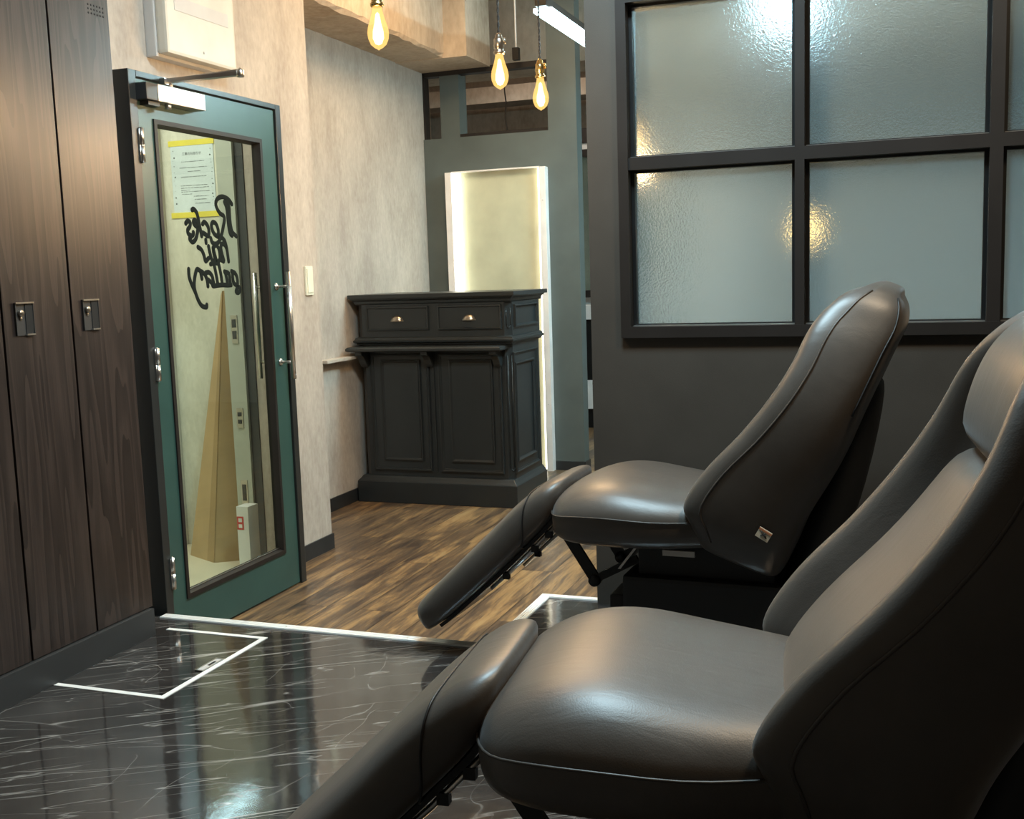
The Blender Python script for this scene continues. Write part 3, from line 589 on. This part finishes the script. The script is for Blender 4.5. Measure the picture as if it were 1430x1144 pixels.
# ------------------------------------------------------------------ pendants
def make_pendant(x, y, z, socket, label):
    # z = centre of the bulb
    r = thing('pendant_light', label, 'pendant light', (x, y, z), 'bare bulb pendants')
    MB().lathe([(.0001, -.056), (.005, -.052), (.013, -.048), (.024, -.038), (.0305, -.022), (.0325, -.006), (.030, .012), (.022, .036), (.0165, .056), (.014, .070), (.0135, .078)], (x, y, z), 24).build('bulb', M['bulbshell'], r)
    f = MB().lathe([(.0001, -.040), (.010, -.036), (.017, -.020), (.016, .0), (.010, .025), (.006, .05), (.0001, .056)], (x, y, z), 16)
    f.build('filament', M['filament'], r)
    MB().lathe([(.0001, .070), (.0175, .070), (.021, .074), (.021, .080), (.016, .084), (.0175, .088), (.0175, .094), (.019, .096), (.019, .120), (.017, .126), (.013, .130), (.012, .138), (.006, .146), (.0001, .148)], (x, y, z), 20).lathe([(.0001, -.002), (.004, -.002), (.004, .018), (.0001, .02)], (x+.022, y, z+.108), 8).build('socket', socket, r)
    c = MB()
    for ph in (0, pi):
        P = [(x+.0028*cos(k*.9+ph), y+.0028*sin(k*.9+ph), z+.145+k*.0075) for k in range(int((3.09-z-.145)/.0075))]
        c.tube(P, .0024, 5)
    c.build('cord', M['cord'], r)
    MB().lathe([(.0001, -.03), (.04, -.03), (.05, 0), (.0001, 0)], (x, y, 3.1), 20).build('ceiling_rose', M['blackmetal'], r)
    L = bpy.data.lights.new('bulb_light', 'POINT'); L.energy = PEND; L.color = (1., .64, .32); L.shadow_soft_size = .035
    lo = bpy.data.objects.new('bulb_light', L); COL.objects.link(lo); lo.parent = r; lo.location = (0, 0, -.10)
    return r
PEND = 15.
for (px, py, pz), s, lb in (((-1.51, 3.05, 1.893), M['brass'], 'glowing bare bulb pendant, leftmost of the three, nearest the beam'), ((-1.419, 3.85, 1.884), M['nickel'], 'glowing bare bulb pendant with steel socket, middle of the three'), ((-1.395, 4.25, 1.858), M['brass'], 'glowing bare bulb pendant with brass socket in front of the teal pillar')):
    make_pendant(px, py, pz, s, lb)
# linear LED fixtures
def make_led(x, y0, y1, z, label, mat='led', w=.05):
    r = thing('linear_lamp', label, 'lamp', (x, (y0+y1)/2, z), 'cool linear ceiling lamps')
    MB().box(x-w, x+w, y0, y1, z-.012, z+.012, .006).build('diffuser', M[mat], r)
    MB().box(x-.030, x+.030, y0-.03, y1+.03, z+.014, z+.06).build('housing', M['blackmetal'], r)
    for y in (y0+.08, y1-.08): MB().tube([(x, y, z+.06), (x, y, 3.1)], .005, 8).build('hanger_rod', M['blackmetal'], r)
    return r
make_led(-1.79, 5.52, 6.5, 2.50, 'cool white linear lamp hanging in front of the teal pillar')
make_led(-.60, 5.55, 6.25, 2.47, 'cool white linear lamp glowing behind the frosted window', 'led_strong', .07)
hr = thing('lighting_rail', 'black lighting rail hung below the concrete ceiling by the pillar', 'rail', (-1.75, 5.3, 2.6))
MB().box(-1.99, -1.28, 5.36, 5.40, 2.545, 2.585).build('rail_bar', M['blackmetal'], hr)
MB().tube([(-1.9, 5.38, 2.58), (-1.9, 5.38, 3.1)], .006, 8).build('hanger_rod', M['blackmetal'], hr)
rd = thing('hanging_rod', 'thin pale rod with black clamp hanging from the concrete ceiling', 'rod', (-2.35, 6.6, 2.5))
MB().tube([(-2.355, 6.70, 2.56), (-2.355, 6.70, 3.1)], .006, 8).build('rod', M['white'], rd)
MB().box(-2.375, -2.335, 6.68, 6.72, 2.50, 2.575).build('clamp', M['blackmetal'], rd)
cd = thing('power_cable', 'thin dark cord hanging in the opening above the teal partition', 'cord', (-2.5, 7.2, 2.3))
MB().tube([(-2.62+.004*sin(k*.7), 7.2, 2.1+k*.02) for k in range(24)], .005, 6).build('cord_line', M['cord'], cd)

# ------------------------------------------------------------------ salon seen past the pillar
st = thing('styling_station', 'mirror over a black cabinet seen through the gap beside the teal pillar', 'styling station', (-2.45, 8.9, WZ))
MB().box(-2.95, -1.95, 8.86, 8.90, 1.0, 2.10).build('mirror_glass', M['mirror'], st)
MB().molding(-2.99, -1.91, .94, 2.16, [(0, 0), (0, .05), (.06, .05), (.06, 0)], 'y', 8.88, -1).build('mirror_frame', M['frame'], st)
MB().box(-2.95, -1.95, 8.62, 8.86, .765, .88).build('white_drawer', M['white'], st)
MB().box(-2.95, -1.95, 8.66, 8.86, .26, .765).build('black_cabinet', M['blackmetal'], st)
MB().box(-2.95, -1.95, 8.66, 8.86, .02, .26).build('lower_drawer', M['white'], st)
MB().box(-2.93, -1.97, 8.70, 8.86, WZ, .02).build('toe_kick', M['blackmetal'], st)
S('trim_11', MB().box(-4.4, 3.3, 8.9, 9.0, 2.22, 2.34), M['frame'], 'dark header rail across the salon', 'rail')
S('wall_salon_mid', MB().box(-4.4, -1.2, 8.91, 9.0, WZ, 2.22), M['salonwall'], 'salon wall behind the styling mirror', 'wall')
fl_ = thing('floor_lamp', 'warm lamp blurred behind the lower frosted panes', 'lamp', (-.40, 4.7, WZ))
MB().lathe([(.0001, 0), (.13, 0), (.13, .015), (.0001, .02)], (-.40, 4.7, WZ), 24).build('base', M['blackmetal'], fl_)
MB().tube([(-.40, 4.7, WZ+.02), (-.40, 4.7, 1.22)], .012, 10).build('pole', M['blackmetal'], fl_)
MB().lathe([(.0001, -.05), (.02, -.045), (.035, 0), (.02, .045), (.0001, .05)], (-.40, 4.7, 1.30), 16).build('bulb', M['bulbglow'], fl_)
# warm pendant behind the upper left pane
make_pendant(-1.02, 4.30, 1.66, M['brass'], 'warm bulb glowing blurred behind the upper left frosted pane')

# ------------------------------------------------------------------ shampoo chairs
FR = [((.165, .405), (.375, .325)), ((.145, .475), (.415, .41)), ((.130, .530), (.448, .49)), ((.190, .625), (.498, .575)), ((.282, .722), (.545, .665)), ((.358, .818), (.582, .755)), ((.412, .905), (.620, .845)), ((.448, .985), (.655, .925)), ((.482, 1.035), (.682, .985)), ((.530, 1.075), (.685, 1.032)), ((.590, 1.100), (.672, 1.066))]
HW = [.245, .280, .292, .298, .302, .298, .280, .250, .218, .190, .152]
RD = [.06, .08, .10, .115, .115, .110, .095, .07, .045, .022, .010]
def backrest_rings(n=34):
    F = cat_rom([(a[0], a[1], 0) for a, b in FR], n); B = cat_rom([(b[0], b[1], 0) for a, b in FR], n)
    W = cat_rom([(w, r, 0) for w, r in zip(HW, RD)], n)
    return F, B, W
def ring_at(F, B, hw, rd):
    D = (B-F).length; d = (B-F)/D
    e = min(.055, D*.28)
    half = [(0, rd), (.40*hw, rd), (.58*hw, rd*.97), (.68*hw, rd*.72), (.76*hw, rd*.28), (.825*hw, .006), (.885*hw, .0), (.945*hw, .010), (.982*hw, .030), (.997*hw, e), (hw, D*.45), (.985*hw, D*.72), (.93*hw, D*.90), (.82*hw, D*.98), (.5*hw, D), (.2*hw, D)]
    pts = half+[(0, D)]+[(-y, s) for y, s in reversed(half[1:])]
    return [(F.x+d.x*s, y, F.y+d.y*s) for y, s in pts]
def shrink(ring, k, sh=(0, 0, 0)):
    c = [sum(p[i] for p in ring)/len(ring) for i in range(3)]
    return [tuple(c[i]+(p[i]-c[i])*k+sh[i] for i in range(3)) for p in ring]
def at_param(F, B, W, u):   # interpolate at fraction u of the back length
    n = len(F)-1; t = max(0, min(1, u))*n; k = min(int(t), n-1); f = t-k
    return F[k].lerp(F[k+1], f), B[k].lerp(B[k+1], f), W[k].lerp(W[k+1], f)
def pad_rings(F, B, W, u0, u1, wk, front, n=14, dome=.012):
    # a cushion lying in the hollow of the backrest
    rings = []
    for i in range(n):
        a = i/(n-1); u = u0+(u1-u0)*a
        f, b, w = at_param(F, B, W, u); D = (b-f).length; d = (b-f)/D
        edge = min(1, sqrt(max(0, 1-(2*a-1)**8))) if 0 < a < 1 else 0
        hw = w.x*wk(a)*(.86+.14*edge); back = w.y+.012; fr_ = w.y-(w.y-front(a)*w.y)*(edge*.93+.07)
        half = [(0, fr_-dome*edge), (.4*hw, fr_-dome*.8*edge), (.72*hw, fr_-dome*.2*edge), (.90*hw, fr_+.006), (hw, fr_+.018), (hw, max(back, fr_+.03))]
        pts = half+[(0, max(back, fr_+.03))]+[(-y, s) for y, s in reversed(half[1:])]
        rings.append([(f.x+d.x*s, y, f.y+d.y*s) for y, s in pts])
    return rings
def make_chair(label):
    r = thing('shampoo_chair', label, 'shampoo chair', (0, 0, 0), 'reclining shampoo chairs')
    F, B, W = backrest_rings()
    rg = [ring_at(F[i], B[i], W[i].x, W[i].y) for i in range(len(F))]
    rings = [shrink(rg[0], .35, (.03, 0, -.012)), shrink(rg[0], .80, (.008, 0, -.012))]+rg+[shrink(rg[-1], .82, (.012, 0, .010)), shrink(rg[-1], .40, (.020, 0, .014))]
    bk = MB().loft(rings).build('backrest', M['leather'], r, 1)
    def seam(idx, rad, out=0.0, lo=2, hi=None, mat='thread'):
        for s in (1, -1):
            k = idx if s == 1 else len(rg[0])-idx
            P = []
            for i in range(lo, hi or len(rg)):
                p = Vector(rg[i][k]); c = Vector(rg[i][16]); q = (F[i]+B[i])/2
                nrm = (p-Vector((q.x, 0, q.y))).normalized(); P.append(p+nrm*out)
            MB().tube(P, rad, 6).build('seam', M[mat], bk)
    seam(9, .0032, -.001, 2, 33, 'piping')
    seam(12, .0028, -.0005, 17, 33, 'thread')
    # tip fold of the wings
    MB().loft(pad_rings(F, B, W, .13, .59, lambda a: .70, lambda a: .42, 18)).build('lumbar_cushion', M['leather'], r, 1)
    hp = MB().loft(pad_rings(F, B, W, .556, .985, lambda a: .72+.10*a, lambda a: .30-.36*a, 14, .008)).build('head_cushion', M['leather'], r, 1)
    # seat: lofted along its length, domed top, rounded rim
    SE = [(-.285, .06, .462, .440), (-.279, .150, .494, .418), (-.262, .205, .518, .400), (-.226, .250, .544, .390), (-.16, .280, .568, .386), (-.07, .293, .574, .386), (.04, .286, .558, .388), (.14, .262, .546, .392), (.25, .225, .533, .398), (.34, .17, .520, .41), (.36, .10, .50, .43)]
    sr = []
    P = cat_rom([(a, b, c) for a, b, c, d in SE], 26); Q = cat_rom([(d, 0, 0) for a, b, c, d in SE], 26)
    for p, q in zip(P, Q):
        x, hw, zt, zb = p.x, p.y, p.z, q.x; cz = zb+(zt-zb)*.52; half = [(0, zt), (.45*hw, zt-.003), (.72*hw, zt-.012*min(1, hw/.2)), (.88*hw, zt-(zt-cz)*.42), (.965*hw, zt-(zt-cz)*.75), (hw, cz), (.99*hw, cz-(cz-zb)*.45), (.94*hw, zb+(cz-zb)*.15), (.80*hw, zb)]
        sr.append([(x, y, z) for y, z in half+[(0, zb)]+[(-y, z) for y, z in reversed(half[1:])]])
    st_ = MB().loft(sr).build('seat', M['leather'], r, 1)
    for s in (1, -1):
        MB().tube([(p[5 if s == 1 else len(p)-5][0], p[5 if s == 1 else len(p)-5][1]*1.0, p[5][2]-.001+.012*((abs(j-9)/9.)**2 if j < 19 else 1)) for j, p in enumerate(sr[3:22])], .0026, 6).build('seam', M['piping'], st_)
    # leg rest: a padded board dropping away from the seat front
    FT = [((-.247, .560), (-.262, .470)), ((-.275, .558), (-.280, .452)), ((-.323, .538), (-.302, .422)), ((-.405, .474), (-.365, .358)), ((-.486, .394), (-.438, .286)), ((-.625, .262), (-.577, .160)), ((-.708, .183), (-.652, .096)), ((-.742, .148), (-.690, .068))]
    FW = [.150, .178, .192, .200, .203, .205, .198, .180]
    n = 20; f_ = cat_rom([(a[0], a[1], 0) for a, b in FT], n); b_ = cat_rom([(b[0], b[1], 0) for a, b in FT], n); w_ = cat_rom([(w, 0, 0) for w in FW], n)
    lr = []
    for a, b, w in zip(f_, b_, w_):
        D = (b-a).length; d = (b-a)/D; hw = w.x
        half = [(0, 0), (.5*hw, .001), (.78*hw, .006), (.91*hw, .018), (.98*hw, .036), (hw, D*.5), (.99*hw, D*.75), (.95*hw, D*.93), (.85*hw, D)]
        lr.append([(a.x+d.x*s, y, a.y+d.y*s) for y, s in half+[(0, D)]+[(-y, s) for y, s in reversed(half[1:])]])
    lrings = [shrink(lr[0], .6, (.014, 0, .006))]+lr+[shrink(lr[-1], .86, (-.018, 0, -.018)), shrink(lr[-1], .5, (-.024, 0, -.026))]
    leg = MB().loft(lrings).build('leg_rest', M['leather'], r, 1)
    nn_ = len(lr[0])
    def lr_at(L, j):
        k = int(L); return Vector(lr[k][j % nn_]).lerp(Vector(lr[k+1][j % nn_]), L-k)
    P = cat_rom([lr_at(6.2+2.6*(abs(j)/9)**1.6, j) for j in range(-9, 10)], 60)
    MB().tube(P, .0022, 6).build('seam', M['thread'], leg)
    MB().loft([[(b.x+.0*1, y, b.y-.001) for y in (-.15, .15)]+[(b.x+.008, y, b.y-.009) for y in (.15, -.15)] for b in b_[2:18]], True, False).build('underboard', M['blackmetal'], leg)
    for s in (1, -1):
        y = s*.135
        br = MB().tube([(-.268, y, .430), (-.365, y, .328), (-.49, y, .210)], .006, 8).build('rod', M['steel'], leg)
        for (x, z) in ((-.300, .392), (-.345, .346), (-.44, .256)): MB().box(x-.010, x+.010, y-.008, y+.008, z-.012, z+.008).build('clip', M['blackmetal'], leg)
        arm = MB()
        for (p, q, wd) in (((-.275, .442), (-.155, .258), .020), ((-.165, .262), (-.03, .335), .014)):
            a = Vector((p[0], 0, p[1])); b = Vector((q[0], 0, q[1])); t = (b-a).normalized(); nn = Vector((-t.z, 0, t.x))*wd/1.0*.8
            arm.loft([[(c+nn+Vector((0, y-.006, 0))), (c-nn+Vector((0, y-.006, 0))), (c-nn+Vector((0, y+.006, 0))), (c+nn+Vector((0, y+.006, 0)))] for c in (a, b)], True, False)
        arm.lathe([(.0001, -.012), (.018, -.012), (.018, .012), (.0001, .012)], (-.160, y, .262), 14, 'y').lathe([(.0001, -.014), (.016, -.014), (.016, .014), (.0001, .014)], (-.268, y, .444), 14, 'y')
        arm.build('link_arm', M['blackmetal'], r)
    MB().loft([[(x, y, z) for x, y, z in ((a-.004, -.175, b), (a+.004, -.175, b), (a+.004, .175, b), (a-.004, .175, b))] for a, b in ((-.075, .312), (-.020, .384))], True, False).build('lever_plate', M['steel'], r)
    # pedestal and mechanism
    MB().box(-.06, .40, -.20, .20, .0, .30, .012).box(-.02, .36, -.17, .17, .30, .39, .006).build('pedestal', M['leather_dark'], r)
    MB().box(-.10, -.06, -.19, .19, .02, .24, .006).build('pedestal_front', M['blackmetal'], r)
    MB().box(.06, .15, -.206, -.196, .368, .384).build('metal_tab', M['steel'], r)
    hs = []
    for x0, x1, z, hw in ((.33, .47, .22, .17), (.39, .53, .40, .19), (.46, .585, .58, .185), (.525, .618, .74, .17), (.575, .632, .84, .14), (.605, .625, .868, .10)):
        hs.append([(x0, -hw*.8, z), (x1-.03, -hw*.8, z-.02), (x1, -hw*.55, z-.02), (x1, hw*.55, z-.02), (x1-.03, hw*.8, z-.02), (x0, hw*.8, z)])
    MB().loft(hs).build('rear_cover', M['leather_dark'], r, 1)
    MB().box(.560, .575, -.148, -.144, .775, .785).build('cover_screw', M['steel'], r)
    return r
ch1 = make_chair('black leather shampoo chair with raised leg rest beside the dark window wall')
ch2 = copy_tree(ch1); ch2['label'] = 'large black leather shampoo chair in the right foreground, cut off by the frame'
# maker patch on the near side panel
bk = [o for o in ch1.children if o.name.startswith('backrest')][0]
c = Vector((.352, -.300, .468)); ax = Vector((.86, 0, -.50)); up = Vector((.50, 0, .86))
def Q(a0, a1, b0, b1, y): return MB().add([c+ax*a+up*b+Vector((0, y+dy, 0)) for dy in (0, -.002) for a, b in ((a0, b0), (a1, b0), (a1, b1), (a0, b1))], [[0, 1, 2, 3], [7, 6, 5, 4], [0, 4, 5, 1], [1, 5, 6, 2], [2, 6, 7, 3], [3, 7, 4, 0]])
pt = Q(-.018, .018, -.014, .014, 0).build('maker_patch', M['patch'], bk)
Q(-.018, .018, .007, .012, -.0012).build('colour_band', M['patch_red'], pt)
mk = MB()
for A in ([(-.010, .005), (-.003, .002), (.002, -.003), (.010, -.006)], [(.004, .006), (-.001, 0), (-.006, -.007)], [(.0, .001), (.006, -.001), (.011, -.006)]):
    mk.tube([c+ax*a+up*b+Vector((0, -.0026, 0)) for a, b in A], .0012, 6)
mk.build('bird_mark', M['ink'], pt)
ch1.location = (-.685, 3.10, 0); ch1.rotation_euler.z = radians(-2)
ch2.location = (-.345, 1.64, 0); ch2.rotation_euler.z = radians(5.5)

# ------------------------------------------------------------------ light
def area(name, loc, size, energy, color, rot=(0, 0, 0), sy=None):
    L = bpy.data.lights.new(name, 'AREA'); L.energy = energy; L.color = color; L.size = size
    if sy: L.shape = 'RECTANGLE'; L.size_y = sy
    o = bpy.data.objects.new(name, L); COL.objects.link(o); o.location = loc; o.rotation_euler = rot
    return o
area('reception_warm_fill', (-1.9, 5.2, 3.05), .9, 40, (1., .66, .35), sy=.9)  # added warm fill for the far wall, no fixture modelled
area('corridor_ceiling_light', (-3.4, 3.4, 2.65), .6, 30, (1., .95, .82), sy=.6)
area('salon_light', (-.4, 6.5, 3.05), 1.2, 9, (.75, .93, 1.), sy=2.)
area('salon_light_left', (-2.8, 8.2, 3.05), .8, 18, (1., .88, .76), sy=.8)
area('shampoo_light', (.55, 2.3, 3.05), .35, 36, (1., .76, .50), sy=.35)
area('shampoo_light_cool', (-.8, 2.55, 3.05), .6, 88, (.62, .88, 1.), sy=.5)
W_ = bpy.data.worlds.new('world'); SC.world = W_; W_.use_nodes = True
W_.node_tree.nodes['Background'].inputs[0].default_value = (.5, .5, .5, 1); W_.node_tree.nodes['Background'].inputs[1].default_value = .02

# ------------------------------------------------------------------ camera
PIT, YAW, ROL, FPX = radians(-7.10522), radians(-20.16845), radians(-1.85757), 1515.71
f = Vector((sin(YAW)*cos(PIT), cos(YAW)*cos(PIT), sin(PIT))); r = Vector((cos(YAW), -sin(YAW), 0)); u = r.cross(f)
r2 = r*cos(ROL)+u*sin(ROL); u2 = -r*sin(ROL)+u*cos(ROL)
cam = bpy.data.cameras.new('camera'); cam.sensor_fit = 'HORIZONTAL'; cam.sensor_width = 36; cam.lens = 36*FPX/1430; cam.clip_start = .02
co = bpy.data.objects.new('camera', cam); COL.objects.link(co)
co.matrix_world = Matrix(((r2.x, u2.x, -f.x, 0), (r2.y, u2.y, -f.y, 0), (r2.z, u2.z, -f.z, 1.155), (0, 0, 0, 1)))
SC.camera = co
SC.view_settings.view_transform = 'Standard'; SC.view_settings.exposure = .2

SC.cycles.max_bounces = 8
